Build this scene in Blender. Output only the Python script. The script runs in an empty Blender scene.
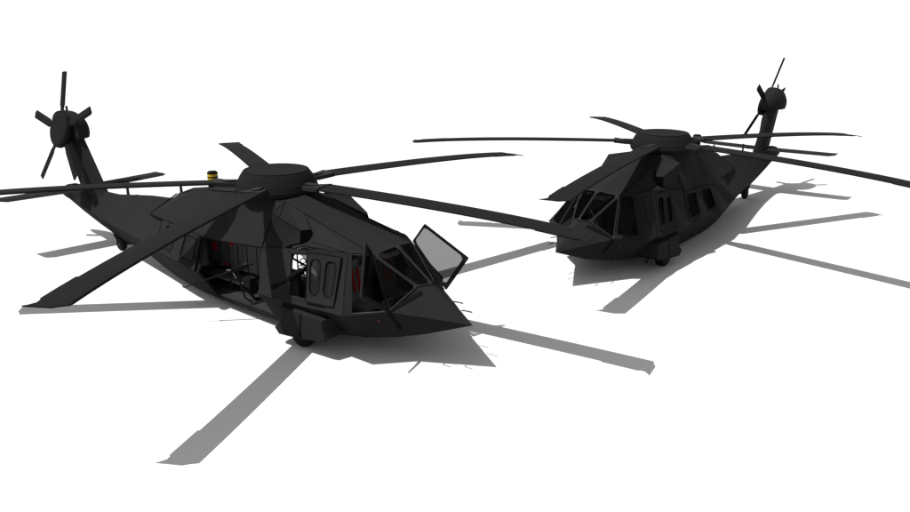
import bpy, bmesh, math, random
from math import sin, cos, pi, radians, sqrt
from mathutils import Vector, Matrix
C = bpy.context.scene.collection
random.seed(4)
V = Vector

# ------------------------------------------------------------------ materials
def mat(name, col, rough=.6, spec=.3, noise=0.0, nscale=6.0, metal=0.0):
    m = bpy.data.materials.new(name); m.use_nodes = True
    nt = m.node_tree; b = nt.nodes['Principled BSDF']
    b.inputs['Roughness'].default_value = rough
    b.inputs['Specular IOR Level'].default_value = spec
    b.inputs['Metallic'].default_value = metal
    b.inputs['Base Color'].default_value = (*col, 1)
    if noise:
        tc = nt.nodes.new('ShaderNodeTexCoord'); n = nt.nodes.new('ShaderNodeTexNoise')
        n.inputs['Scale'].default_value = nscale; n.inputs['Detail'].default_value = 5
        nt.links.new(tc.outputs['Object'], n.inputs['Vector'])
        r = nt.nodes.new('ShaderNodeMapRange')
        r.inputs['To Min'].default_value = 1 - noise; r.inputs['To Max'].default_value = 1 + noise
        nt.links.new(n.outputs['Fac'], r.inputs['Value'])
        mx = nt.nodes.new('ShaderNodeVectorMath'); mx.operation = 'SCALE'
        mx.inputs[0].default_value = col
        nt.links.new(r.outputs[0], mx.inputs['Scale'])
        nt.links.new(mx.outputs[0], b.inputs['Base Color'])
    return m
PAINT = mat('matt_black_airframe_paint', (.0100, .0100, .0100), .8, .02, .10, 2.5)
BLADE = mat('rotor_blade_paint', (.0074, .0074, .0074), .8, .02, .08, 3)
DOME = mat('rotor_cover_paint', (.0072, .0072, .0072), .8, .02, .06, 3)
FRAME = mat('black_door_frame', (.004, .004, .004), .7, .1)
POST = mat('grey_window_post', (.015, .015, .015), .8, .03, .05)
SEAM = mat('black_sealant', (.0025, .0025, .0025), .9, .05)
RUBBER = mat('tyre_rubber', (.0018, .0018, .0018), .85, .1, .1, 20)
RIM = mat('wheel_hub_metal', (.02, .02, .02), .5, .3)
GUN = mat('gun_metal', (.004, .004, .004), .8, .05)
STEEL = mat('bare_steel', (.25, .25, .25), .4, .5)
SEAT = mat('seat_fabric', (.045, .045, .045), .95, .05, .12, 12)
TRIM = mat('cabin_lining', (.30, .30, .30), .9, .05, .1, 6)
PANEL = mat('instrument_black', (.03, .03, .03), .9, .05)
PSEAT = mat('pilot_seat_fabric', (.10, .10, .10), .95, .05, .12, 12)
LAMP = mat('lamp_white', (.85, .85, .85), .5, .2)
RED = mat('red_webbing', (.22, .005, .005), .8, .1)
LENS = mat('red_lens', (.14, .004, .012), .4, .4)
YEL = mat('yellow_band', (.30, .19, .008), .6, .2)
INTAKE = mat('intake_mouth', (.0015, .0015, .0015), .9, .0)

def glass_mat():
    m = bpy.data.materials.new('tinted_acrylic'); m.use_nodes = True
    nt = m.node_tree; nt.nodes.clear()
    o = nt.nodes.new('ShaderNodeOutputMaterial'); t = nt.nodes.new('ShaderNodeBsdfTransparent')
    g = nt.nodes.new('ShaderNodeBsdfGlossy'); x = nt.nodes.new('ShaderNodeMixShader')
    t.inputs[0].default_value = (.245, .245, .245, 1); g.inputs['Roughness'].default_value = .15
    g.inputs['Color'].default_value = (.3, .3, .3, 1)
    x.inputs[0].default_value = .012
    nt.links.new(t.outputs[0], x.inputs[1]); nt.links.new(g.outputs[0], x.inputs[2]); nt.links.new(x.outputs[0], o.inputs[0])
    return m
GLASS = glass_mat()
def smoked_mat():
    m = bpy.data.materials.new('smoked_acrylic'); m.use_nodes = True
    nt = m.node_tree; nt.nodes.clear()
    o = nt.nodes.new('ShaderNodeOutputMaterial'); t = nt.nodes.new('ShaderNodeBsdfTransparent')
    g = nt.nodes.new('ShaderNodeBsdfPrincipled'); x = nt.nodes.new('ShaderNodeMixShader')
    t.inputs[0].default_value = (.3, .3, .3, 1); g.inputs['Roughness'].default_value = .5
    g.inputs['Base Color'].default_value = (.0085, .0085, .0085, 1); g.inputs['Specular IOR Level'].default_value = .02
    x.inputs[0].default_value = .80
    nt.links.new(t.outputs[0], x.inputs[1]); nt.links.new(g.outputs[0], x.inputs[2]); nt.links.new(x.outputs[0], o.inputs[0])
    return m
SMOKED = smoked_mat()

# ------------------------------------------------------------------ mesh helpers
def obj(name, bm, mats, parent=None):
    me = bpy.data.meshes.new(name); bm.to_mesh(me); bm.free()
    for m in (mats if isinstance(mats, (list, tuple)) else [mats]): me.materials.append(m)
    o = bpy.data.objects.new(name, me); C.objects.link(o)
    if parent: o.parent = parent
    return o
def face(bm, pts, mi=0, out=None):
    """polygon; if out (a point inside the hull) is given, its normal is turned away from it"""
    vs = [bm.verts.new(V(p)) for p in pts]
    f = bm.faces.new(vs); f.material_index = mi; f.normal_update()
    if out is not None and f.normal.dot(f.calc_center_median() - V(out)) < 0:
        f.normal_flip()
    return f
def prism(bm, pts, d, mi=0):
    """closed slab: polygon pts and the same polygon moved by vector d"""
    a = [bm.verts.new(V(p)) for p in pts]; b = [bm.verts.new(V(p) + V(d)) for p in pts]
    n = len(a); fs = [bm.faces.new(a[::-1]), bm.faces.new(b)]
    for i in range(n): fs.append(bm.faces.new((a[i], a[(i+1) % n], b[(i+1) % n], b[i])))
    for f in fs: f.material_index = mi
    bmesh.ops.recalc_face_normals(bm, faces=fs)
    return fs
def box(bm, lo, hi, mi=0):
    x0, y0, z0 = lo; x1, y1, z1 = hi
    prism(bm, [(x0, y0, z0), (x1, y0, z0), (x1, y1, z0), (x0, y1, z0)], (0, 0, z1 - z0), mi)
def ring(bm, outer, inner, d, mi=0):
    n = len(outer); d = V(d)
    A = [bm.verts.new(V(p)) for p in outer]; B = [bm.verts.new(V(p)) for p in inner]
    A2 = [bm.verts.new(V(p) + d) for p in outer]; B2 = [bm.verts.new(V(p) + d) for p in inner]
    fs = []
    for i in range(n):
        j = (i + 1) % n
        for q in ((A[i], A[j], B[j], B[i]), (A2[i], B2[i], B2[j], A2[j]), (A[i], A2[i], A2[j], A[j]), (B[i], B[j], B2[j], B2[i])):
            fs.append(bm.faces.new(q))
    for f in fs: f.material_index = mi
    bmesh.ops.recalc_face_normals(bm, faces=fs)
def tube(bm, path, r, n=8, mi=0, r1=None):
    path = [V(p) for p in path]; rings = []
    for i, p in enumerate(path):
        t = (path[min(i+1, len(path)-1)] - path[max(i-1, 0)]).normalized()
        u = t.cross(V((0, 0, 1)));
        if u.length < .05: u = t.cross(V((1, 0, 0)))
        u.normalize(); w = t.cross(u)
        rr = r if r1 is None else r + (r1 - r) * i / (len(path) - 1)
        rings.append([bm.verts.new(p + rr * (cos(2*pi*k/n) * u + sin(2*pi*k/n) * w)) for k in range(n)])
    fs = [bm.faces.new(rings[0][::-1]), bm.faces.new(rings[-1])]
    for a, b in zip(rings, rings[1:]):
        for k in range(n): fs.append(bm.faces.new((a[k], a[(k+1) % n], b[(k+1) % n], b[k])))
    for f in fs: f.material_index = mi
    bmesh.ops.recalc_face_normals(bm, faces=fs)
def lathe(bm, prof, M=None, n=48, mi=0, smooth=False, cap=True):
    M = M or Matrix(); rings = []
    for (r, z) in prof:
        rings.append([bm.verts.new(M @ V((r*cos(2*pi*k/n), r*sin(2*pi*k/n), z))) for k in range(n)])
    fs = []
    for a, b in zip(rings, rings[1:]):
        for k in range(n):
            f = bm.faces.new((a[k], a[(k+1) % n], b[(k+1) % n], b[k])); f.smooth = smooth; fs.append(f)
    if cap: fs += [bm.faces.new(rings[0][::-1]), bm.faces.new(rings[-1])]
    for f in fs: f.material_index = mi
    bmesh.ops.recalc_face_normals(bm, faces=fs)
def inset(poly, w):
    """shrink a roughly planar convex polygon by w (number or one per edge)"""
    P = [V(p) for p in poly]; n = len(P); c = sum(P, V()) / n
    nm = V()
    for i in range(n): nm += (P[i] - c).cross(P[(i+1) % n] - c)
    nm.normalize(); u = (P[1] - P[0]).normalized(); u = (u - nm * u.dot(nm)).normalized(); v = nm.cross(u)
    Q = [((p - c).dot(u), (p - c).dot(v)) for p in P]; H = [(p - c).dot(nm) for p in P]
    W = w if isinstance(w, (list, tuple)) else [w] * n; L = []
    for i in range(n):
        a = V(Q[i]); b = V(Q[(i+1) % n]); d = (b - a).normalized(); nn = V((-d.y, d.x))
        L.append((a + nn * W[i], d))
    out = []
    for i in range(n):
        a, d = L[i-1]; b, e = L[i]; k = d.x*e.y - d.y*e.x
        t = ((b - a).x*e.y - (b - a).y*e.x) / k; q = a + d * t
        out.append(c + u*q.x + v*q.y + nm*H[i])
    return out, nm
def chamfer(poly, f=.12):
    out = []; n = len(poly)
    for i in range(n):
        p = V(poly[i]); a = V(poly[i-1]); b = V(poly[(i+1) % n])
        out += [p.lerp(a, f), p.lerp(b, f)]
    return out

# ------------------------------------------------------------------ airframe lines (body frame: x ahead, y port, z up)
MC = [(3.88, 1.6, 1.18), (2.5, 1.6, 1.06), (-1.25, 1.6, 1.04), (-3, 1.38, 1.08), (-4, 1.17, 1.09), (-5, .98, 1.08), (-6, .8, 1.06), (-7, .63, 1.06), (-8, .48, 1.08), (-9, .34, 1.15), (-10, .21, 1.25), (-11.43, .02, 1.41)]
LC = [(6.07, 0, 1.0), (5.0, .3, .63), (4.48, .63, .53), (4, .85, .46), (3, 1.08, .37), (2, 1.15, .27), (1, 1.1, .21), (-1, 1.05, .19), (-2, .95, .17), (-3, .78, .14), (-4, .55, .10), (-5, .33, .13), (-6, .17, .26), (-7, .06, .31), (-8, .04, .44), (-9, .03, .67), (-10, .03, .94), (-11.43, .015, 1.37)]
UE = [(3.4, .92, 2.27), (2.26, 1.19, 2.28), (1.85, 1.17, 2.14), (.77, 1.15, 1.95), (-1.53, 1.1, 1.77), (-3, .85, 1.74), (-5.14, .48, 1.69)]
RD = [(3.83, .60, 2.25), (1.03, .60, 2.97), (-.5, .60, 2.97), (-2.6, .36, 2.70), (-3.6, .2, 2.53), (-4.35, .03, 2.29)]
TC = [(3.96, 0, 2.33), (1.03, 0, 3.03), (-.5, 0, 3.03), (-2.6, 0, 2.75), (-3.6, 0, 2.58), (-4.4, 0, 2.30)]
BT = [(-2.5, 0, 2.2), (-3.5, 0, 2.18), (-4.66, 0, 2.12), (-5.87, 0, 2.03), (-7.71, 0, 1.80), (-8.6, 0, 1.78), (-9.9, 0, 1.80), (-10.3, 0, 1.79), (-10.92, 0, 1.64), (-11.43, 0, 1.43)]
BL = [(3.4, .915, 2.272), (2.3, .97, 2.325), (1.85, 1.05, 2.20), (1.5, 1.10, 2.10), (.77, 1.14, 1.96), (-1.53, 1.09, 1.78), (-3, .84, 1.75), (-5.14, .47, 1.70)]
def ip(L, x):
    L = sorted(L)
    if x <= L[0][0]: return L[0][1], L[0][2]
    for a, b in zip(L, L[1:]):
        if x <= b[0]:
            t = (x - a[0]) / (b[0] - a[0]); return a[1] + t*(b[1]-a[1]), a[2] + t*(b[2]-a[2])
    return L[-1][1], L[-1][2]
def SX(s, t, k, off=0.0):
    """point on the sloping cabin side: s = station at the top edge, bottom leans .35 ahead, t 0..1 chine to roof edge"""
    x = s + .35 * (1 - t)
    m = ip(MC, min(x, 3.88)); u = ip(UE, min(x, 3.4))
    y = m[0]*(1-t) + u[0]*t; z = m[1]*(1-t) + u[1]*t
    dy, dz = u[0]-m[0], u[1]-m[1]; l = sqrt(dy*dy + dz*dz)
    return V((x, k*(y + off*dz/l), z - off*dy/l))
def LX(x, t, k, off=0.0):
    """point on the lower side panel, t 0 = lower chine, 1 = main chine"""
    a = ip(LC, x); b = ip(MC, min(x, 3.88)); y = a[0]*(1-t)+b[0]*t; z = a[1]*(1-t)+b[1]*t
    dy, dz = b[0]-a[0], b[1]-a[1]; l = sqrt(dy*dy+dz*dz)
    return V((x, k*(y + off*dz/l), z - off*dy/l))
NOSE = (6.07, 0, 1.01); WB = (4.96, 0, 1.66); WT = (3.96, 0, 2.33)
def kk(p, k): return (p[0], k*p[1], p[2])
DB = (4.78, .26, 1.63); T = (3.83, .60, 2.25); Cn = (4.54, .89, 1.195); Q1 = (3.4, .92, 2.27); F = (3.88, 1.6, 1.18); B5 = (5.0, .3, .63); B4 = (4.48, .63, .53)
DR = (4.03, 1.46, 1.185); DQ = (3.47, .875, 2.266)      # rear corners of the cockpit door opening
DOOR_S = (-1.6, .77)                                      # cabin door opening
GUN_S = (1.85, 2.66)                                      # gunner's window opening

def fuselage(parent):
    bm = bmesh.new(); inner = []
    def q(pts, cen=None, mi=0):
        c = sum((V(p) for p in pts), V()) / len(pts)
        f = face(bm, pts, mi, out=(cen or (c.x, 0, 1.25))); f.normal_update()
        if -3.6 < c.x < 4.4: inner.append(([V(p) for p in pts], f.normal.copy()))
        return f
    for k in (1, -1):
        K = lambda p: kk(p, k)
        # nose
        q([K(WB), K(DB), NOSE], (4.5, 0, 1)); q([K(DB), K(Cn), NOSE], (4.5, 0, 1))
        q([NOSE, K(Cn), K(B4), K(B5)], (4.6, 0, 1.0))
        q([NOSE, K(B5), (5.0, 0, .63)], (4.6, 0, 1.2)); 
        x4 = 3.88; l4 = ip(LC, x4); L4 = (x4, l4[0], l4[1])
        q([K(Cn), K(F), K(L4), K(B4)], (3.9, 0, 1.0))
        q([K(B5), K(B4), (4.48, 0, .53), (5.0, 0, .63)], (4.6, 0, 1.2))
        q([K(B4), K(L4), (x4, 0, l4[1]), (4.48, 0, .53)], (4.2, 0, 1.2))
        # strip behind the cockpit door
        q([K(DR), K(F), K(Q1), K(DQ)], (3.3, 0, 1.5))
        # lower side + belly
        xs = [3.88, 3.0, 2.0, 1.12, 0, -1.25, -2, -3, -4, -5, -6, -7, -8, -9, -10, -11.43]
        for a, b in zip(xs, xs[1:]):
            if -1.25 <= b and a <= 1.12:
                ts = [0, .12]
            else: ts = [0, 1]
            for t0, t1 in zip(ts, ts[1:]):
                q([LX(a, t0, k), LX(b, t0, k), LX(b, t1, k), LX(a, t1, k)])
            la, lb = ip(LC, a), ip(LC, b)
            q([(a, k*la[0], la[1]), (b, k*lb[0], lb[1]), (b, 0, lb[1]), (a, 0, la[1])])
        # upper side with the openings left out (grid in s,t)
        ss = [-3.2, -2.4, DOOR_S[0], DOOR_S[1], 1.4, GUN_S[0], GUN_S[1], 3.05]
        ts = [0, .13, .90, 1]
        for a, b in zip(ss, ss[1:]):
            for t0, t1 in zip(ts, ts[1:]):
                if (a, b) == DOOR_S: continue
                if (a, b) == GUN_S and t0 == .13: continue
                q([SX(a, t0, k), SX(b, t0, k), SX(b, t1, k), SX(a, t1, k)])
        q([SX(3.05, 0, k), K(F), K(Q1), SX(3.05, 1, k)])
        # shoulder between roof edge and ridge
        def sh(a, b, n=1):
            for i in range(n):
                x0 = a + (b-a)*i/n; x1 = a + (b-a)*(i+1)/n
                u0, u1 = ip(UE, x0), ip(UE, x1); r0, r1 = ip(RD, x0), ip(RD, x1)
                b0, b1 = ip(BL, x0), ip(BL, x1)
                if x0 > .8: q([(x0, k*u0[0], u0[1]), (x1, k*u1[0], u1[1]), (x1, k*b1[0], b1[1]), (x0, k*b0[0], b0[1])])
                else: b0, b1 = u0, u1
                if x0 <= .8 or x1 > .7: q([(x0, k*b0[0], b0[1]), (x1, k*b1[0], b1[1]), (x1, k*r1[0], r1[1]), (x0, k*r0[0], r0[1])])
        q([K(T), K(Q1), (3.4, k*ip(RD, 3.4)[0], ip(RD, 3.4)[1])])
        for a, b in ((3.4, 2.28), (2.28, 1.85), (1.85, 1.5), (1.5, .77), (.77, -.5), (-.5, -1.53), (-1.53, -2.6), (-2.6, -3.2)): sh(a, b)
        # rear cowl running to its point over the boom
        u = ip(UE, -3.2); r = ip(RD, -3.2); r2 = RD[-1]
        SP = (-5.14, .48, 1.69)
        q([(-3.2, k*u[0], u[1]), K(SP), (-4.35, k*.03, 2.29), (-3.6, k*.2, 2.53), (-3.2, k*r[0], r[1])], (-3.6, 0, 1.3))
        # roof between ridge and centre line
        for a, b in zip([3.83, 1.03, -.5, -2.6, -3.6], [1.03, -.5, -2.6, -3.6, -4.35]):
            r0, r1 = ip(RD, a), ip(RD, b); t0, t1 = ip(TC, a if a != 3.83 else 3.96), ip(TC, b if b > -4 else -4.4)
            q([(a, k*r0[0], r0[1]), (b, k*r1[0], r1[1]), (b if b > -4 else -4.4, 0, t1[1]), (a if a != 3.83 else 3.96, 0, t0[1])], (a, 0, 1))
        # tail boom
        bx = [-2.9, -3.5, -4.66, -5.87, -7, -7.71, -8.6, -9.9, -10.3, -10.92, -11.43]
        for a, b in zip(bx, bx[1:]):
            m0, m1 = ip(MC, a), ip(MC, b); t0, t1 = ip(BT, a), ip(BT, b)
            g = .06 if a > -4 else 0; h = .06 if b > -4 else 0
            q([(a, k*(m0[0]-g), m0[1]), (b, k*(m1[0]-h), m1[1]), (b, k*.05, t1[1]), (a, k*.05, t0[1])])
            q([(a, k*.05, t0[1]), (b, k*.05, t1[1]), (b, 0, t1[1]+.004), (a, 0, t0[1]+.004)])
    bmesh.ops.remove_doubles(bm, verts=bm.verts, dist=.003)
    bmesh.ops.recalc_face_normals(bm, faces=bm.faces) if False else None
    bmesh.ops.recalc_face_normals(bm, faces=bm.faces[:])
    bmesh.ops.solidify(bm, geom=bm.faces[:], thickness=.03)
    bmesh.ops.recalc_face_normals(bm, faces=bm.faces[:])
    # black seam lines and drip rails carried on the skin
    for k in (1, -1):
        K = lambda p: kk(p, k)
        def seam(path, r=.009): tube(bm, [K(p) for p in path], r, 5, 1)
        seam([(1.03, .605, 2.975), (3.80, .605, 2.262)], .011)
        seam([(3.38, .925, 2.275), (2.26, 1.195, 2.285)], .008)
        seam([(3.36, .915, 2.277), (2.3, .97, 2.33)], .006)
        seam([(1.55, 1.11, 2.12), (1.18, .93, 2.40), (.78, .70, 2.80)], .005)
        seam([tuple(kk(SX(1.75, .93, k, .01), k)), tuple(kk(SX(3.25, .91, k, .01), k))], .010)
        seam([kk(SX(3.25, .91, k, .01), k), kk(SX(3.32, .06, k, .01), k)], .007)
        seam([kk(LX(3.7, .93, k, .004), k), kk(LX(1.9, .9, k, .004), k)], .010)
        seam([(3.40, .925, 2.26), (3.88, 1.605, 1.18)], .008)
        seam([(4.55, .893, 1.19), (5.3, .45, 1.10)], .006)
        # cut out slot in the cowl trailing edge
        seam([(-5.14, .485, 1.69), (-4.40, .03, 2.30)], .022)
        seam([(-5.14, .485, 1.69), (-3.5, .77, 1.735)], .016)
    o = obj('fuselage', bm, [PAINT, SEAM], parent)
    bm = bmesh.new()
    for pts, n in inner: face(bm, [p - n*.040 for p in pts])
    obj('wall_lining', bm, TRIM, o)
    return o

def interior(parent):
    bm = bmesh.new()                                        # floor, bulkheads
    prism(bm, [(4.3, -.78, .58), (3.0, -1.03, .50), (2.0, -1.1, .44), (1.0, -1.16, .36), (-1.0, -1.12, .34), (-3, -.75, .34), (-3, .75, .34), (-1.0, 1.12, .34), (1.0, 1.16, .36), (2.0, 1.1, .44), (3.0, 1.03, .50), (4.3, .78, .58)], (0, 0, .03))
    f = obj('cabin_floor', bm, mat('cabin_floor_paint', (.015, .015, .015), .9, .05, .1, 5), parent)
    bm = bmesh.new()
    prism(bm, [(-3.05, -.85, .40), (-3.05, .85, .40), (-3.05, 1.25, 1.05), (-3.05, .80, 1.7), (-3.05, .3, 2.1), (-3.05, -.3, 2.1), (-3.05, -.80, 1.7), (-3.05, -1.25, 1.05)], (.04, 0, 0))
    obj('rear_bulkhead', bm, TRIM, parent)
    bm = bmesh.new()
    prism(bm, [(3.3, -.8, 2.2), (3.3, .8, 2.2), (-2.9, .7, 1.8), (-2.9, -.7, 1.8)], (0, 0, .03))
    obj('cabin_ceiling', bm, TRIM, parent)
    # troop seats in a row facing starboard
    def troop(x, k, reds):
        def bx(x0, x1, y0, y1, z0, z1, nm, m, par):
            bm = bmesh.new(); box(bm, (x0, min(k*y0, k*y1), z0), (x1, max(k*y0, k*y1), z1)); return obj(nm, bm, m, par)
        s = bx(x-.375, x+.375, .32, .38, .80, 1.68, 'troop_seat', SEAT, parent)
        bx(x-.34, x+.34, .383, .80, .62, .68, 'cushion', SEAT, s)
        for dx in (-.36, .36):
            bm = bmesh.new(); tube(bm, [(x+dx, k*.78, .38), (x+dx, k*.78, .64)], .015); obj('leg', bm, FRAME, s)
            bm = bmesh.new(); tube(bm, [(x+dx, k*.35, .38), (x+dx, k*.35, 1.75)], .02); obj('leg', bm, FRAME, s)
        for dx in (-.20, .20):
            bx(x+dx-.012, x+dx+.012, .384, .392, .72, 1.66, 'harness_strap', FRAME, s)
        bx(x-.12, x+.10, .384, .44, .70, .82, 'buckle', FRAME, s)
        for dx, z, w, h in reds: bx(x+dx-w/2, x+dx+w/2, .394, .43, z, z+h, 'red_pouch', RED, s)
    for k in (-1, 1):
        troop(-2.25, k, [(.0, 1.16, .17, .22)]); troop(-1.47, k, [(-.02, 1.42, .13, .14), (-.29, .83, .06, .08)]); troop(-.69, k, [])
    bm = bmesh.new(); prism(bm, [(2.93, -.95, .50), (2.93, .95, .50), (2.93, 1.40, 1.08), (2.93, .98, 2.18), (2.93, -.98, 2.18), (2.93, -1.40, 1.08)], (.03, 0, 0)); obj('cockpit_bulkhead', bm, SEAT, parent)
    bm = bmesh.new(); tube(bm, [(-.36 + .12*cos(2*pi*i/20), .98, .84 + .12*sin(2*pi*i/20)) for i in range(21)], .016, 6); tube(bm, [(-.36, .98, .38), (-.36, .98, .72)], .016, 6); tube(bm, [(-.62, .98, .66), (-.05, .98, 1.02)], .014, 6); tube(bm, [(-.60, .98, .36), (-.60, .98, 1.30)], .022, 6); tube(bm, [(-.9, .98, .90), (-.3, .98, .78)], .03, 6); obj('grab_ring', bm, FRAME, parent)
    # pilots
    for k in (1, -1):
        y = k*.50
        bm = bmesh.new()
        prism(bm, [(3.16, y-.24, 1.0), (3.24, y-.24, .98), (3.10, y-.2, 1.78), (3.03, y-.2, 1.78)], (0, .48, 0))
        s = obj('pilot_seat', bm, PSEAT, parent)
        bm = bmesh.new(); box(bm, (3.22, y-.24, .92), (3.7, y+.24, 1.02)); obj('cushion', bm, PSEAT, s)
        bm = bmesh.new(); box(bm, (3.03, y-.12, 1.80), (3.13, y+.12, 1.98)); obj('headrest', bm, PSEAT, s)
        bm = bmesh.new()
        for dy in (-.11, .05):
            prism(bm, [(3.135, y+dy, 1.76), (3.135, y+dy+.06, 1.76), (3.215, y+dy+.06, 1.25), (3.215, y+dy, 1.25)], (.015, 0, 0))
        obj('shoulder_strap', bm, RED, s)
        bm = bmesh.new(); box(bm, (3.1, y-.2, .55), (3.6, y+.2, .915)); obj('seat_pedestal', bm, PANEL, s)
        bm = bmesh.new(); tube(bm, [(3.95, y, .6), (3.93, y, .95), (3.85, y, 1.12)], .016); obj('control_stick', bm, GUN, parent)
    bm = bmesh.new()
    prism(bm, [(4.30, -.7, 1.38), (4.62, -.5, 1.52), (4.62, -.5, 1.1), (4.34, -.8, .7), (4.2, -.75, 1.0)], (0, 0, 0)) if False else None
    prism(bm, [(4.18, -.72, 1.30), (4.50, -.72, 1.44), (4.42, -.72, .75), (4.25, -.72, .75)], (0, 1.44, 0))
    ip_ = obj('instrument_panel', bm, PANEL, parent)
    for y in (-.52, -.22, .22, .52):
        bm = bmesh.new(); prism(bm, [(4.176, y-.11, 1.04), (4.176, y+.11, 1.04), (4.158, y+.11, 1.24), (4.158, y-.11, 1.24)], (.01, 0, 0))
        obj('display_screen', bm, GUN, ip_)
    bm = bmesh.new(); box(bm, (3.2, -.13, .58), (4.2, .13, 1.0)); obj('centre_console', bm, PANEL, parent)
    bm = bmesh.new(); box(bm, (3.35, -.2, 2.06), (3.85, .2, 2.17)); obj('overhead_console', bm, TRIM, parent)
    bm = bmesh.new()
    box(bm, (3.74, -.44, 2.165), (3.80, -.36, 2.205))
    obj('overhead_lamp', bm, LAMP, parent)
    bm = bmesh.new(); box(bm, (3.76, -.30, 2.19), (3.79, -.27, 2.215)); obj('overhead_lamp', bm, LAMP, parent)

def framed(parent, name, poly, w, d, fm, gname='glass', ch=.1, gm=None):
    inn, nm = inset(poly, w)
    N = len(poly)
    o2 = []; i2 = []
    ci = chamfer(inn, ch); co = []
    for i in range(N): co += [V(poly[i]).lerp(V(poly[i-1]), .02), V(poly[i]).lerp(V(poly[(i+1) % N]), .02)]
    bm = bmesh.new(); ring(bm, co, ci, d, 0)
    o = obj(name, bm, fm, parent)
    bm = bmesh.new(); dv = V(d); face(bm, [p + dv*.5 for p in ci]); obj(gname, bm, gm or GLASS, o)
    return o

def canopy(parent):
    inn = (3.9, 0, 1.5)
    for k in (1, -1):
        K = lambda p: kk(p, k)
        a, b, c, d = K(WT), K(T), K(DB), K(WB)
        poly = [a, b, c, d] if k == 1 else [d, c, b, a]
        ws = [.03, .022, .02, .024] if k == 1 else [.02, .022, .03, .024]
        nrm = (V(b)-V(a)).cross(V(d)-V(a)); nrm.normalize()
        if nrm.x < 0: nrm = -nrm
        framed(parent, 'windshield', poly, ws, nrm*.03, POST)
        poly = [K(T), K(Cn), K(DB)] if k == -1 else [K(DB), K(Cn), K(T)]
        nrm = (V(poly[1])-V(poly[0])).cross(V(poly[2])-V(poly[0])); nrm.normalize()
        if nrm.x < 0: nrm = -nrm
        framed(parent, 'quarter_window', poly, [.024, .03, .024] if k == -1 else [.03, .024, .024], nrm*.03, POST, ch=.06)
        # serrated dark strips along windshield foot and below the chine
        def zig(p, q, w, n, up):
            p, q = V(K(p)), V(K(q)); d = (q-p)/n; up = V(K(up)).normalized()
            off = up.cross(d).normalized() * .006
            bm_pts = []
            for i in range(n):
                bm_pts += [p + d*i + up*w*(.7 + .3*(i % 2)), p + d*(i+.5) + up*w*(1.0 if i % 2 == 0 else .75)]
            bm_pts.append(q + up*w*.7)
            low = [p + d*i - up*w*.15*(i % 2) for i in range(n+1)]
            return bm_pts + low[::-1]
        nn = (V(K(Cn))-V(K(DB))).cross(V(NOSE)-V(K(DB))).normalized(); nn = nn if nn.z > 0 else -nn
        e = V((4.90, k*.28, 1.6)); g = V((4.50, k*.84, 1.23)); e = e - nn*(e - V(NOSE)).dot(nn); g = g - nn*(g - V(NOSE)).dot(nn); dirn = (g-e).normalized(); upv = nn.cross(dirn).normalized()
        upv = upv if upv.x > 0 else -upv
        bm = bmesh.new(); pts = []; n = 12
        top = [e.lerp(g, i/n) + upv*(.075 + .014*(i % 2)) for i in range(n+1)]; bot = [e.lerp(g, i/n) - upv*(.012*(i % 2)) for i in range(n+1)]
        for i in range(n): prism(bm, [top[i]+nn*.008, top[i+1]+nn*.008, bot[i+1]+nn*.008, bot[i]+nn*.008], nn*.010)
        obj('wire_deflector', bm, SEAM, parent)
        pn = (V(K(Cn))-V(NOSE)).cross(V(K(B4))-V(NOSE)).normalized()
        pn = pn if pn.y*k > 0 else -pn; e = V((4.52, k*.88, 1.17)); g = V((4.62, k*.655, .76)); e = e - pn*(e - V(NOSE)).dot(pn); g = g - pn*(g - V(NOSE)).dot(pn); dirn = (g-e).normalized(); upv = pn.cross(dirn).normalized(); upv = upv if upv.x > 0 else -upv
        bm = bmesh.new()
        top = [e.lerp(g, i/8) + upv*(.055 + .012*(i % 2)) for i in range(9)]; bot = [e.lerp(g, i/8) - upv*(.014*(i % 2)) for i in range(9)]
        for i in range(8): prism(bm, [top[i]+pn*.008, top[i+1]+pn*.008, bot[i+1]+pn*.008, bot[i]+pn*.008], pn*.012)
        obj('wire_deflector', bm, SEAM, parent)
        for p in ((5.04, .60, 1.12), (5.47, .37, 1.085)):
            bm = bmesh.new(); p = V(K(p))
            tube(bm, [p, p + V((.05, k*.06, -.01)), p + V((.24, k*.06, 0.0))], .014, 7); obj('pitot_tube', bm, SEAM, parent)
        bm = bmesh.new(); M = Matrix.Translation(V(K((4.30, .955, .965))))
        bmesh.ops.create_uvsphere(bm, u_segments=12, v_segments=8, radius=.020, matrix=M); obj('nose_light', bm, LENS, parent)

def nacelle(parent, k):
    K = lambda p: V(kk(p, k))
    A = K((1.03, .60, 2.985)); P = K((1.46, 1.15, 2.78)); Q = K((1.26, 1.19, 2.87)); Md = K((1.21, 1.17, 2.59)); Bq = K((1.55, 1.12, 2.13))
    Ot = K((2.03, 1.04, 2.557)); It = K((2.18, .87, 2.575)); Ob = K((2.05, 1.08, 2.29)); Ib = K((2.25, .93, 2.33)); Ri = K((1.66, .60, 2.815)); Ar = K((.75, .62, 2.93))
    bm = bmesh.new(); c = K((1.5, .85, 2.5))
    for f in ([A, P, Ot], [A, Ot, It], [A, It, Ri], [Ri, It, Ib], [A, Q, P], [Ot, P, Md, Bq], [P, Q, Md], [Ot, Bq, Ob], [Ib, Ob, Bq], [A, Ar, Q], [Ar, Md, Q], [Ar, Bq, Md]):
        face(bm, f, 0, out=c)
    bmesh.ops.remove_doubles(bm, verts=bm.verts, dist=.002)
    for a, b in ((A, P), (P, Ot), (P, Q), (Q, A)): tube(bm, [a, b], .009, 5, 1)
    n = obj('engine_nacelle', bm, [PAINT, SEAM], parent)
    bm = bmesh.new(); fr = [Ot, It, Ib, Ob]
    face(bm, fr, 0, out=c); g = obj('engine_intake', bm, INTAKE, n)
    return n

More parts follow.
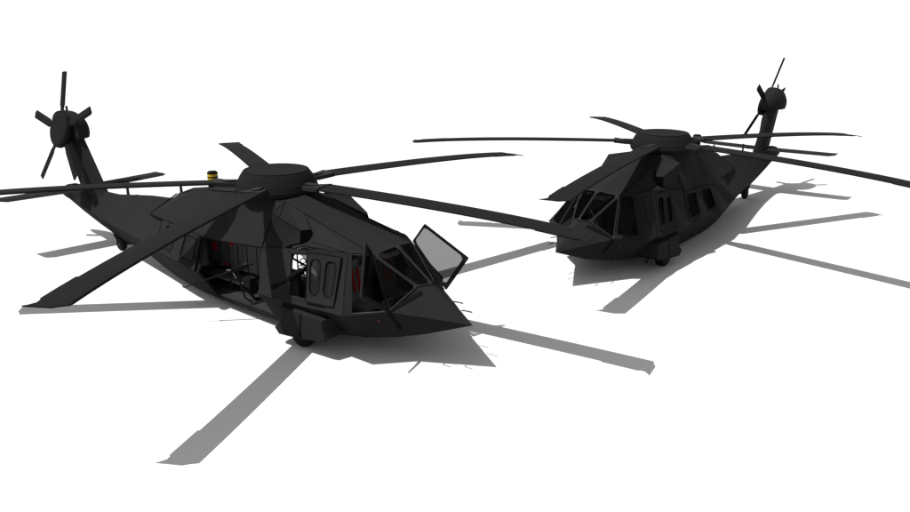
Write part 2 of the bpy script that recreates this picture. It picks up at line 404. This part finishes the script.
def rotor_z(r):
    q = r / 8.18; return 3.235 - .20*q*q - .08*q**6
def main_rotor(parent):
    bm = bmesh.new()
    lathe(bm, [(.30, 2.55), (.62, 2.84), (.74, 2.92), (.90, 2.94), (.985, 3.02), (1.0, 3.10), (.955, 3.24), (.87, 3.40), (.80, 3.50), (.755, 3.525)], n=56)
    tube(bm, [(.775*cos(2*pi*i/48), .775*sin(2*pi*i/48), 3.518) for i in range(49)], .012, 5, 1)
    hub = obj('main_rotor_cover', bm, [DOME, SEAM], parent)
    rs = [(1.05, .10, -.10, .13), (1.30, .13, -.13, .12), (1.34, .24, -.24, .07)]
    def blade_mesh():
        bm = bmesh.new(); st = []
        R = [1.45] + [1.5 + .35*i for i in range(16)] + [7.04, 7.06, 7.5, 7.91, 7.93, 8.036, 8.10, 8.156]
        for r in R:
            le, te = .295, -.295
            if 7.06 <= r <= 7.91: te = -.335
            if r > 7.91: te = -.30
            if r > 8.036:
                t = (r - 8.036)/(8.156-8.036); le = .247 - t*.182; te = -.30 - t*.10
            st.append((r, le, te))
        st.append((8.18, -.405, -.45))
        rings = []
        for r, le, te in st:
            z = rotor_z(r); w = le - te; h = .065 if r < 8.0 else .03
            tw = .012 * (1 - r/8.2)
            prof = [(0, 0), (.03, .8), (.3, 1), (.7, .8), (1, .45), (1, -.45), (.6, -.7), (.25, -.8), (.03, -.7)]
            rings.append([bm.verts.new((r, le - u*w, z + v*h*.5 + tw*(.5-u)*2)) for u, v in prof])
        n = 9
        bm.faces.new(rings[0]); bm.faces.new(rings[-1][::-1])
        for a, b in zip(rings, rings[1:]):
            for i in range(n):
                f = bm.faces.new((a[i], b[i], b[(i+1) % n], a[(i+1) % n])); f.material_index = 1 if i in (0, 4, 8) else 0
        bmesh.ops.recalc_face_normals(bm, faces=bm.faces[:])
        return bm
    def root_mesh():
        bm = bmesh.new(); z = rotor_z(1.2)
        prism(bm, [(.80, .17, z-.09), (1.10, .20, z-.09), (1.5, .26, z-.045), (1.5, -.26, z-.045), (1.10, -.20, z-.09), (.80, -.17, z-.09)], (0, 0, .10))
        prism(bm, [(.86, .08, z+.032), (1.20, .10, z+.032), (1.34, .0, z+.032), (1.20, -.10, z+.032), (.86, -.08, z+.032)], (0, 0, .02), 0)
        return bm
    az0 = radians(5.869) + .050; first = None
    for i in range(5):
        if first is None:
            b = obj('rotor_blade', blade_mesh(), [BLADE, SEAM], hub); g = obj('blade_root', root_mesh(), POST, b); first = (b, g)
        else:
            b = first[0].copy(); C.objects.link(b); b.parent = hub
            g = first[1].copy(); C.objects.link(g); g.parent = b
        b.rotation_euler.z = az0 + i*2*pi/5
    return hub

def tail(parent):
    # fin
    def fsec(z):
        t = (z - 1.7)/(3.45-1.7); xf = -8.28 - 1.26*t; xr = -9.86 - .82*t; return xf, xr
    bm = bmesh.new(); R = []
    for z in (1.6, 2.2, 2.8, 3.5):
        xf, xr = fsec(z); L = xf - xr
        R.append([bm.verts.new(p) for p in ((xf, 0, z), (xf-.10*L, .10, z), (xf-.42*L, .165, z), (xr, .06, z), (xr, -.06, z), (xf-.42*L, -.165, z), (xf-.10*L, -.10, z))])
    n = 7; bm.faces.new(R[0]); bm.faces.new(R[-1])
    for a, b in zip(R, R[1:]):
        for i in range(n): bm.faces.new((a[i], a[(i+1) % n], b[(i+1) % n], b[i]))
    bmesh.ops.recalc_face_normals(bm, faces=bm.faces[:]); obj('tail_fin', bm, PAINT, parent)
    bm = bmesh.new()
    # gearbox fairing: flattened dome clipped flat at the bottom
    cx, cz = -10.13, 3.60; prof = [(1.0, -.20), (1.0, -.02), (.93, .14), (.78, .26), (.5, .36), (.0, .40)]; m = 40; rings = []
    for (q, y) in prof:
        rr = []
        for i in range(m):
            a = 2*pi*i/m; x = cx + .84*q*cos(a); z = max(cz + .58*q*sin(a), 3.34)
            rr.append(bm.verts.new((x, y - .08*(z-cz), z)))
        rings.append(rr)
    bm.faces.new(rings[0])
    for a, b in zip(rings, rings[1:]):
        for i in range(m): bm.faces.new((a[i], a[(i+1) % m], b[(i+1) % m], b[i]))
    bm.faces.new(rings[-1][::-1]) 
    bmesh.ops.remove_doubles(bm, verts=bm.verts, dist=.001)
    bmesh.ops.recalc_face_normals(bm, faces=bm.faces[:]); gb = obj('gearbox_fairing', bm, PAINT, parent)
    bm = bmesh.new(); tube(bm, [(-10.3, .02, 4.12), (-10.3, .02, 4.24)], .035, 10)
    bl = obj('beacon', bm, SEAM, gb)
    bm = bmesh.new(); bmesh.ops.create_uvsphere(bm, u_segments=12, v_segments=8, radius=.04, matrix=Matrix.Translation((-10.3, .02, 4.26))); obj('beacon_lens', bm, LENS, bl)
    bm = bmesh.new(); R2 = []
    for x, zc, ry, rz in ((-9.2, 1.50, .10, .22), (-9.9, 1.47, .17, .31), (-10.4, 1.48, .19, .32), (-10.9, 1.46, .16, .24), (-11.25, 1.43, .10, .13), (-11.42, 1.41, .03, .03)):
        R2.append([bm.verts.new((x, ry*cos(2*pi*i/20), zc + rz*sin(2*pi*i/20))) for i in range(20)])
    bm.faces.new(R2[0]); bm.faces.new(R2[-1])
    for a, b in zip(R2, R2[1:]):
        for i in range(20): bm.faces.new((a[i], a[(i+1) % 20], b[(i+1) % 20], b[i]))
    bmesh.ops.recalc_face_normals(bm, faces=bm.faces[:]); obj('tail_cone', bm, PAINT, parent)
    # tail rotor
    ct = radians(14.63); nn = V((0, -cos(ct), sin(ct))); e1 = V((1, 0, 0)); e2 = V((0, sin(ct), cos(ct))); c = V((-10.132, -.329, 3.576))
    M = Matrix((( e1.x, e2.x, nn.x, c.x), (e1.y, e2.y, nn.y, c.y), (e1.z, e2.z, nn.z, c.z), (0, 0, 0, 1)))
    bm = bmesh.new()
    lathe(bm, [(.30, -.28), (.50, -.12), (.56, -.03), (.56, .05), (.53, .10), (.46, .13)], M, 36)
    hub = obj('tail_rotor_cover', bm, DOME, parent)
    for i in range(5):
        a = -.1087 + i*2*pi/5
        d = sin(a)*e1 + cos(a)*e2; w = d.cross(nn).normalized()
        bm = bmesh.new()
        tw = nn*-.009
        def P(r, s, h): return c + d*r + w*s + tw*(s/.13) + nn*h
        R = []
        for r, hw in ((.40, .09), (.72, .10), (.80, .135), (1.84, .135)):
            R.append([bm.verts.new(P(r, s, h)) for s, h in ((hw, 0), (hw*.4, .034), (-hw, .008), (-hw, -.008), (hw*.4, -.034))])
        bm.faces.new(R[0]); bm.faces.new(R[-1])
        for x, y in zip(R, R[1:]):
            for j in range(5): bm.faces.new((x[j], x[(j+1) % 5], y[(j+1) % 5], y[j]))
        bmesh.ops.recalc_face_normals(bm, faces=bm.faces[:])
        obj('tail_rotor_blade', bm, BLADE, hub)
    # stabilisers
    for k in (1, -1):
        bm = bmesh.new(); R = []
        for x0, x1, y in ((-8.98, -9.88, .12), (-9.26, -10.05, 2.50), (-9.42, -10.10, 2.70)):
            z = 1.80; L = x0 - x1; h = .05 if y < 2.6 else .02
            R.append([bm.verts.new(p) for p in ((x0, k*y, z), (x0-.25*L, k*y, z+h), (x1, k*y, z+.006), (x1, k*y, z-.006), (x0-.25*L, k*y, z-h))])
        bm.faces.new(R[0]); bm.faces.new(R[-1])
        for x, y in zip(R, R[1:]):
            for j in range(5): bm.faces.new((x[j], x[(j+1) % 5], y[(j+1) % 5], y[j]))
        bmesh.ops.recalc_face_normals(bm, faces=bm.faces[:]); obj('horizontal_stabilizer', bm, PAINT, parent)
    for x, z, h in ((-7.1, 1.86, .42), (-4.20, 2.10, .50)):
        bm = bmesh.new(); prism(bm, [(x-.07, -.015, z), (x+.07, -.015, z), (x+.02, -.015, z+h), (x-.07, -.015, z+h)], (0, .03, 0)); obj('antenna', bm, PAINT, parent)
    bm = bmesh.new(); lathe(bm, [(.13, 2.68), (.13, 2.90)], Matrix.Translation((-2.66, 0, 0)), 20)
    o = obj('warning_beacon', bm, SEAM, parent)
    for z0, z1 in ((2.905, 2.980), (3.015, 3.085)):
        bm = bmesh.new(); lathe(bm, [(.135, z0), (.135, z1)], Matrix.Translation((-2.66, 0, 0)), 20); obj('yellow_band', bm, YEL, o)
    bm = bmesh.new()
    for z0, z1 in ((2.980, 3.015), (3.085, 3.125)): lathe(bm, [(.138, z0), (.138, z1-.002)], Matrix.Translation((-2.66, 0, 0)), 20)
    lathe(bm, [(.128, 3.125), (.10, 3.15)], Matrix.Translation((-2.66, 0, 0)), 20); obj('beacon_cap', bm, SEAM, o)

def wheel(parent, x, y, r, w):
    bm = bmesh.new(); M = Matrix.Translation((x, y, r)) @ Matrix.Rotation(pi/2, 4, 'X')
    lathe(bm, [(r*.55, -w/2), (r*.88, -w/2), (r*.97, -w*.36), (r, -w*.15), (r, w*.15), (r*.97, w*.36), (r*.88, w/2), (r*.55, w/2)], M, 32, smooth=False)
    t = obj('wheel', bm, RUBBER, parent)
    bm = bmesh.new(); lathe(bm, [(r*.54, -w*.40), (r*.54, w*.40)], M, 20)
    lathe(bm, [(r*.2, w*.405), (r*.15, w*.55)], M, 12); lathe(bm, [(r*.15, -w*.55), (r*.2, -w*.405)], M, 12)
    obj('rim', bm, RIM, t); return t

def gear(parent):
    for k in (1, -1):
        pr = [(1.68, .37), (1.82, .23), (2.56, .30), (3.28, .43), (3.40, .54), (3.34, .70), (3.32, .93), (1.92, .95), (1.94, .60)]
        bm = bmesh.new(); prism(bm, [(x, k*1.10, z) for x, z in pr], (0, k*.44, 0))
        # chamfered outer face
        inn = [(x*.97 + 2.6*.03, z*.94 + .6*.06) for x, z in pr]
        a = [bm.verts.new((x, k*1.543, z)) for x, z in pr]; b = [bm.verts.new((x, k*1.66, z)) for x, z in inn]
        fs = [bm.faces.new(b)]
        for i in range(len(pr)): fs.append(bm.faces.new((a[i], a[(i+1) % len(pr)], b[(i+1) % len(pr)], b[i])))
        bmesh.ops.recalc_face_normals(bm, faces=fs)
        prism(bm, [(2.53, k*1.655, .36), (2.60, k*1.655, .36), (2.66, k*1.655, .90), (2.59, k*1.655, .90)], (0, k*.012, 0), 1)
        obj('wheel_sponson', bm, [PAINT, SEAM], parent)
        wheel(parent, 2.34, k*1.36, .33, .26)
        if k == -1: continue
        bm = bmesh.new(); tube(bm, [(3.36, k*1.40, .50), (3.50, k*1.42, .36), (3.62, k*1.42, .46)], .018); obj('step', bm, SEAM, parent)
    bm = bmesh.new()
    prism(bm, [(-8.25, -.05, .46), (-7.6, -.05, .38), (-7.55, -.05, .30), (-7.8, -.05, .2), (-7.95, -.05, .2)], (0, .1, 0))
    tube(bm, [(-7.9, 0, .2), (-7.1, 0, .34)], .03); tube(bm, [(-7.75, 0, .32), (-6.7, 0, .34)], .03)
    obj('tail_wheel_strut', bm, SEAM, parent)
    wheel(parent, -7.86, 0, .205, .16)

# ------------------------------------------------------------------ doors and guns
def rrect(s0, s1, t0, t1, rs, rt, n=5):
    out = []
    for cx, ct, a0 in ((s1-rs, t1-rt, 0), (s0+rs, t1-rt, pi/2), (s0+rs, t0+rt, pi), (s1-rs, t0+rt, 3*pi/2)):
        for i in range(n+1):
            a = a0 + pi/2*i/n; out.append((cx + rs*cos(a), ct + rt*sin(a)))
    return out
def side_window(parent, k, s0, s1, t0, t1, off, name='window', rs=.1, rt=.1, m=.05, pane=SMOKED):
    bm = bmesh.new(); a = rrect(s0, s1, t0, t1, .004, .004); b = rrect(s0+m, s1-m, t0+m, t1-m, rs, rt)
    n = len(a); L = []
    for o_ in (off-.035, off):
        L.append(([bm.verts.new(SX(s, t, k, o_)) for s, t in a], [bm.verts.new(SX(s, t, k, o_)) for s, t in b]))
    (A, B), (A2, B2) = L; fs = []
    for i in range(n):
        j = (i+1) % n
        for q in ((A[i], A[j], B[j], B[i]), (A2[i], B2[i], B2[j], A2[j]), (A[i], A2[i], A2[j], A[j]), (B[i], B[j], B2[j], B2[i])): fs.append(bm.faces.new(q))
    bmesh.ops.recalc_face_normals(bm, faces=fs)
    tube(bm, [SX(s, t, k, off+.002) for s, t in b + b[:1]], .014, 5, 1)
    w = obj(name, bm, [PAINT, SEAM], parent)
    bm = bmesh.new(); face(bm, [SX(s, t, k, off-.02) for s, t in b]); obj('pane', bm, pane, w)
    return w
def side_panel(name, parent, k, ss, ts, holes, off, lower=None):
    bm = bmesh.new()
    for a, b in zip(ss, ss[1:]):
        for t0, t1 in zip(ts, ts[1:]):
            if any(h[0] <= a and b <= h[1] and h[2] <= t0 and t1 <= h[3] for h in holes): continue
            face(bm, [SX(a, t0, k, off), SX(b, t0, k, off), SX(b, t1, k, off), SX(a, t1, k, off)], 0, out=(a, 0, 1.2))
    if lower:
        x0, x1, tl = lower
        xs = [x0 + (x1-x0)*i/5 for i in range(6)]
        for a, b in zip(xs, xs[1:]):
            fa = SX(a-.35, 0, k, off); fb = SX(b-.35, 0, k, off)
            face(bm, [LX(a, tl, k, off), LX(b, tl, k, off), fb, fa], 0, out=(a, 0, 1.2))
    bmesh.ops.remove_doubles(bm, verts=bm.verts, dist=.004)
    bmesh.ops.solidify(bm, geom=bm.faces[:], thickness=.035)
    e = [(ss[0], ts[0]), (ss[-1], ts[0]), (ss[-1], ts[-1]), (ss[0], ts[-1])]
    tube(bm, [SX(s, t, k, off+.004) for s, t in e + e[:1]], .012, 5, 1)
    return obj(name, bm, [PAINT, SEAM], parent)
def cabin_door(parent, k, shift, pane=None):
    pane = pane or SMOKED
    off = .075 if shift else .012
    s1 = .79 + shift; s0 = -1.62 + shift
    W = [(-.12 + shift, .65 + shift), (-1.29 + shift, -.55 + shift)]
    if shift: s0 -= .0
    t0, t1 = .11, .92
    holes = [(a, b, t0, t1) for a, b in W]
    ss = sorted({s0, s1, *[w[0] for w in W], *[w[1] for w in W]})
    d = side_panel('cabin_door', parent, k, ss, [0.0, t0, t1, .985], holes, off, lower=None if shift else (s0+.36, s1+.34, .12))
    for a, b in W: side_window(d, k, a, b, t0, t1, off+.004, rs=.1, rt=.10, pane=pane)
    bm = bmesh.new(); tube(bm, [SX(s1-.06, .30, k, off+.03), SX(s1-.06, .42, k, off+.03)], .012); obj('door_handle', bm, SEAM, d)
    return d
def gunner_panel(parent, k, shift, pane=None):
    pane = pane or SMOKED
    off = .045 if shift else .012
    s0, s1 = GUN_S[0] + shift - .03, GUN_S[1] + shift + .03
    W = [(s0+.06, s0+.40), (s0+.47, s0+.81)]
    t0, t1 = .20, .84
    ss = sorted({s0, s1, *[w[0] for w in W], *[w[1] for w in W]})
    d = side_panel('gunner_window', parent, k, ss, [.09, t0, t1, .91], [(a, b, t0, t1) for a, b in W], off)
    for a, b in W: side_window(d, k, a, b, t0, t1, off+.004, rs=.10, rt=.12, m=.03, pane=pane)
    return d
def jambs(parent, k):
    for (s0, s1), (t0, t1) in ((DOOR_S, (0, 1)), (GUN_S, (.13, .90))):
        bm = bmesh.new()
        for s in (s0, s1): tube(bm, [SX(s, t0, k, -.03), SX(s, t1, k, -.03)], .022, 4)
        if t0 == 0:
            tube(bm, [SX(s0, 0, k, -.03), LX(s0+.35, .12, k, -.03), LX(s1+.35, .12, k, -.03), SX(s1, 0, k, -.03)], .022, 4)
        tube(bm, [SX(s0, t1, k, -.03), SX(s1, t1, k, -.03)], .022, 4)
        obj('opening_seal', bm, FRAME, parent)
def cockpit_door(parent, k, opened):
    if opened:
        poly = [(3.84, .64, 2.27), (4.57, .93, 1.19), (4.572, 1.742, 1.748), (3.935, .94, 2.62)]
    else:
        poly = [(3.815, .625, 2.25), (4.525, .91, 1.195), (4.05, 1.455, 1.19), (3.49, .88, 2.26)]
    poly = [V(kk(p, k)) for p in poly]
    nrm = (poly[1]-poly[0]).cross(poly[2]-poly[0]).normalized()
    if opened:
        if nrm.z < 0: nrm = -nrm
    elif nrm.y*k < 0: nrm = -nrm
    if k == -1: poly = poly[::-1]
    # inset widths follow edge order
    w = [.04, .10, .055, .045] if k == 1 else [.055, .10, .04, .045]
    o = framed(parent, 'cockpit_door', poly, w, nrm*.035, FRAME if k == 1 or not opened else FRAME, ch=.07)
    return o
def door_gun(parent):
    m = V((-.88, -2.26, .91)); r = V((.22, -1.15, 1.42)); d = (m - r).normalized()
    bm = bmesh.new(); tube(bm, [r + d*.45, m - d*.25], .022, 10)
    tube(bm, [m - d*.25, m], .012, 8); tube(bm, [m - d*.33, m - d*.24], .03, 8)
    u = d.cross(V((0, 0, 1))).normalized(); w = u.cross(d)
    g = None
    bm2 = bmesh.new()
    a = r + d*.02
    prism(bm2, [a + u*.035 + w*.05, a + u*.035 - w*.05, a - u*.035 - w*.05, a - u*.035 + w*.05], d*.42)
    tube(bm2, [r - d*.1, r + d*.03], .02); tube(bm2, [r - d*.12 + u*.08, r - d*.12 - u*.08], .014)
    g = obj('door_gun', bm2, GUN, parent); obj('gun_barrel', bm, GUN, g)
    p = r + d*.30 - w*.07
    bm = bmesh.new(); tube(bm, [p, V((p.x, p.y+.03, .95)), V((p.x+.1, -.9, .40))], .03, 8); tube(bm, [V((p.x, p.y+.03, .95)), V((p.x-.35, -.95, .42))], .022, 8)
    obj('gun_mount', bm, GUN, g)
    bm = bmesh.new(); c0 = V((-.42, -1.35, 1.20))
    tube(bm, [c0 + V((.035*i - .0, .02*i*.4, .10*sin(i/8*pi*.55) - .032*i*(i/8))) for i in range(9)], .012, 6); obj('feed_chute', bm, mat('chute_metal', (.09, .09, .09), .6, .3), g)
    bm = bmesh.new(); box(bm, (-.15, -1.10, .78), (.12, -.88, 1.02)); obj('ammunition_box', bm, GUN, g)
    bm = bmesh.new(); q = r - w*.02 + u*.0; tube(bm, [V((.13, -1.2, 1.44)), V((.18, -1.2, 1.37))], .022, 6); obj('charging_handle', bm, STEEL, g)
def minigun(parent, k):
    m = V((2.12, k*1.98, 1.49)); r = V((1.98, k*1.02, 1.60)); d = (m-r).normalized(); u = d.cross(V((0, 0, 1))).normalized(); w = u.cross(d)
    bm = bmesh.new(); tube(bm, [r, r + d*.35], .085, 14); tube(bm, [r - d*.15, r], .05, 10)
    tube(bm, [r - d*.2 + u*.1, r - d*.2 - u*.1], .015); g = obj('minigun', bm, GUN, parent)
    bm = bmesh.new()
    for i in range(6):
        o = (cos(i*pi/3)*u + sin(i*pi/3)*w)*.038; tube(bm, [r + d*.30 + o, m + o], .012, 6)
    for t in (.62, .88): tube(bm, [r.lerp(m, t), r.lerp(m, t+.04)], .058, 12)
    obj('gun_barrel', bm, GUN, g)
    bm = bmesh.new(); box(bm, (r.x-.10, min(k*.75, k*1.05), .95), (r.x+.28, max(k*.75, k*1.05), 1.30)); obj('ammunition_box', bm, GUN, g)
    bm = bmesh.new(); tube(bm, [(r.x, k*1.1, 1.52), (r.x, k*1.08, .48)], .035, 8); obj('gun_mount', bm, GUN, g)
    bm = bmesh.new(); tube(bm, [(r.x+.1, k*.95, 1.30), (r.x+.22, k*.9, 1.52), (r.x+.12, k*1.0, 1.62)], .04, 8); obj('feed_chute', bm, STEEL if False else RIM, g)

# ------------------------------------------------------------------ assemble
def root(label, loc, rot):
    o = bpy.data.objects.new('helicopter', None); C.objects.link(o); o.location = loc; o.rotation_euler = (0, 0, rot)
    o['label'] = label; o['category'] = 'helicopter'; o['group'] = 'black helicopters parked on white ground'
    return o
def copy_tree(o, parent):
    c = o.copy(); C.objects.link(c); c.parent = parent
    for ch in list(o.children):
        if not ch.name.startswith('shoulder_strap'): copy_tree(ch, c)
    return c
TH1 = -0.68539; TH2 = -2.25753
H1 = root('black stealth helicopter with its cockpit doors and side door open, a gun in the doorway', (-4.33172, 19.37078, 0), TH1)
fuselage(H1); interior(H1); canopy(H1); nacelle(H1, 1); nacelle(H1, -1); main_rotor(H1); tail(H1); gear(H1); jambs(H1, 1); jambs(H1, -1)
H2 = root('black stealth helicopter with every door shut, parked behind the open-doored one', (6.53063, 25.43085, 0), TH2)
for ch in list(H1.children): copy_tree(ch, H2)
# the near one stands open
cockpit_door(H1, 1, True); cockpit_door(H1, -1, True)
cabin_door(H1, -1, -2.46); cabin_door(H1, 1, -2.46)
gunner_panel(H1, -1, .60); gunner_panel(H1, 1, .60)
door_gun(H1); minigun(H1, -1); minigun(H1, 1)
# the far one is shut
for k in (1, -1):
    cockpit_door(H2, k, False); cabin_door(H2, k, 0, GLASS); gunner_panel(H2, k, 0, GLASS)

# ------------------------------------------------------------------ ground: white floor that lifts gently in the distance
bm = bmesh.new(); m = 96; rad = [0, 20, 60, 120, 200, 300, 420, 560]; zz = [0, 0, 0, 0, 3, 11, 24, 42]; rings = []
c0 = bm.verts.new((0, 20, 0))
for r, z in zip(rad[1:], zz[1:]): rings.append([bm.verts.new((r*cos(2*pi*i/m), 20 + r*sin(2*pi*i/m), z)) for i in range(m)])
for i in range(m): bm.faces.new((c0, rings[0][i], rings[0][(i+1) % m]))
for a, b in zip(rings, rings[1:]):
    for i in range(m): bm.faces.new((a[i], b[i], b[(i+1) % m], a[(i+1) % m]))
g = obj('ground', bm, mat('white_ground', (.40, .40, .40), .95, .0), None); g['kind'] = 'structure'

# ------------------------------------------------------------------ light
SAZ = 0.28496; SEL = 1.07936
w = bpy.data.worlds.new('World'); bpy.context.scene.world = w; w.use_nodes = True; nt = w.node_tree
bg = nt.nodes['Background']; sky = nt.nodes.new('ShaderNodeTexSky'); sky.sky_type = 'NISHITA'; sky.sun_disc = False
sky.sun_elevation = SEL; sky.sun_rotation = pi/2 - (SAZ + pi)
hs = nt.nodes.new('ShaderNodeHueSaturation'); hs.inputs['Saturation'].default_value = 0.0
nt.links.new(sky.outputs[0], hs.inputs['Color']); nt.links.new(hs.outputs[0], bg.inputs['Color']); bg.inputs['Strength'].default_value = .102
sl = bpy.data.lights.new('sun', 'SUN'); sl.energy = 4.8; sl.angle = radians(.15); sl.color = (1, .995, .985)
so = bpy.data.objects.new('sun', sl); C.objects.link(so)
so.rotation_euler = V((cos(SAZ)*cos(SEL), sin(SAZ)*cos(SEL), -sin(SEL))).to_track_quat('-Z', 'Y').to_euler(); so.location = (-10, 10, 30)

# ------------------------------------------------------------------ camera
cd = bpy.data.cameras.new('camera'); cam = bpy.data.objects.new('camera', cd); C.objects.link(cam)
cam.location = (0, 0, 7.26151); cam.rotation_euler = (pi/2 - 0.29721, 0, 0)
cd.sensor_fit = 'VERTICAL'; cd.sensor_height = 24; cd.lens = 24 * 810.92593 / 512; cd.clip_end = 2000; cd.clip_start = .1
S = bpy.context.scene; S.camera = cam
S.view_settings.view_transform = 'Standard'; S.view_settings.look = 'None'; S.view_settings.exposure = .78; S.view_settings.gamma = 1
S.cycles.transparent_max_bounces = 24
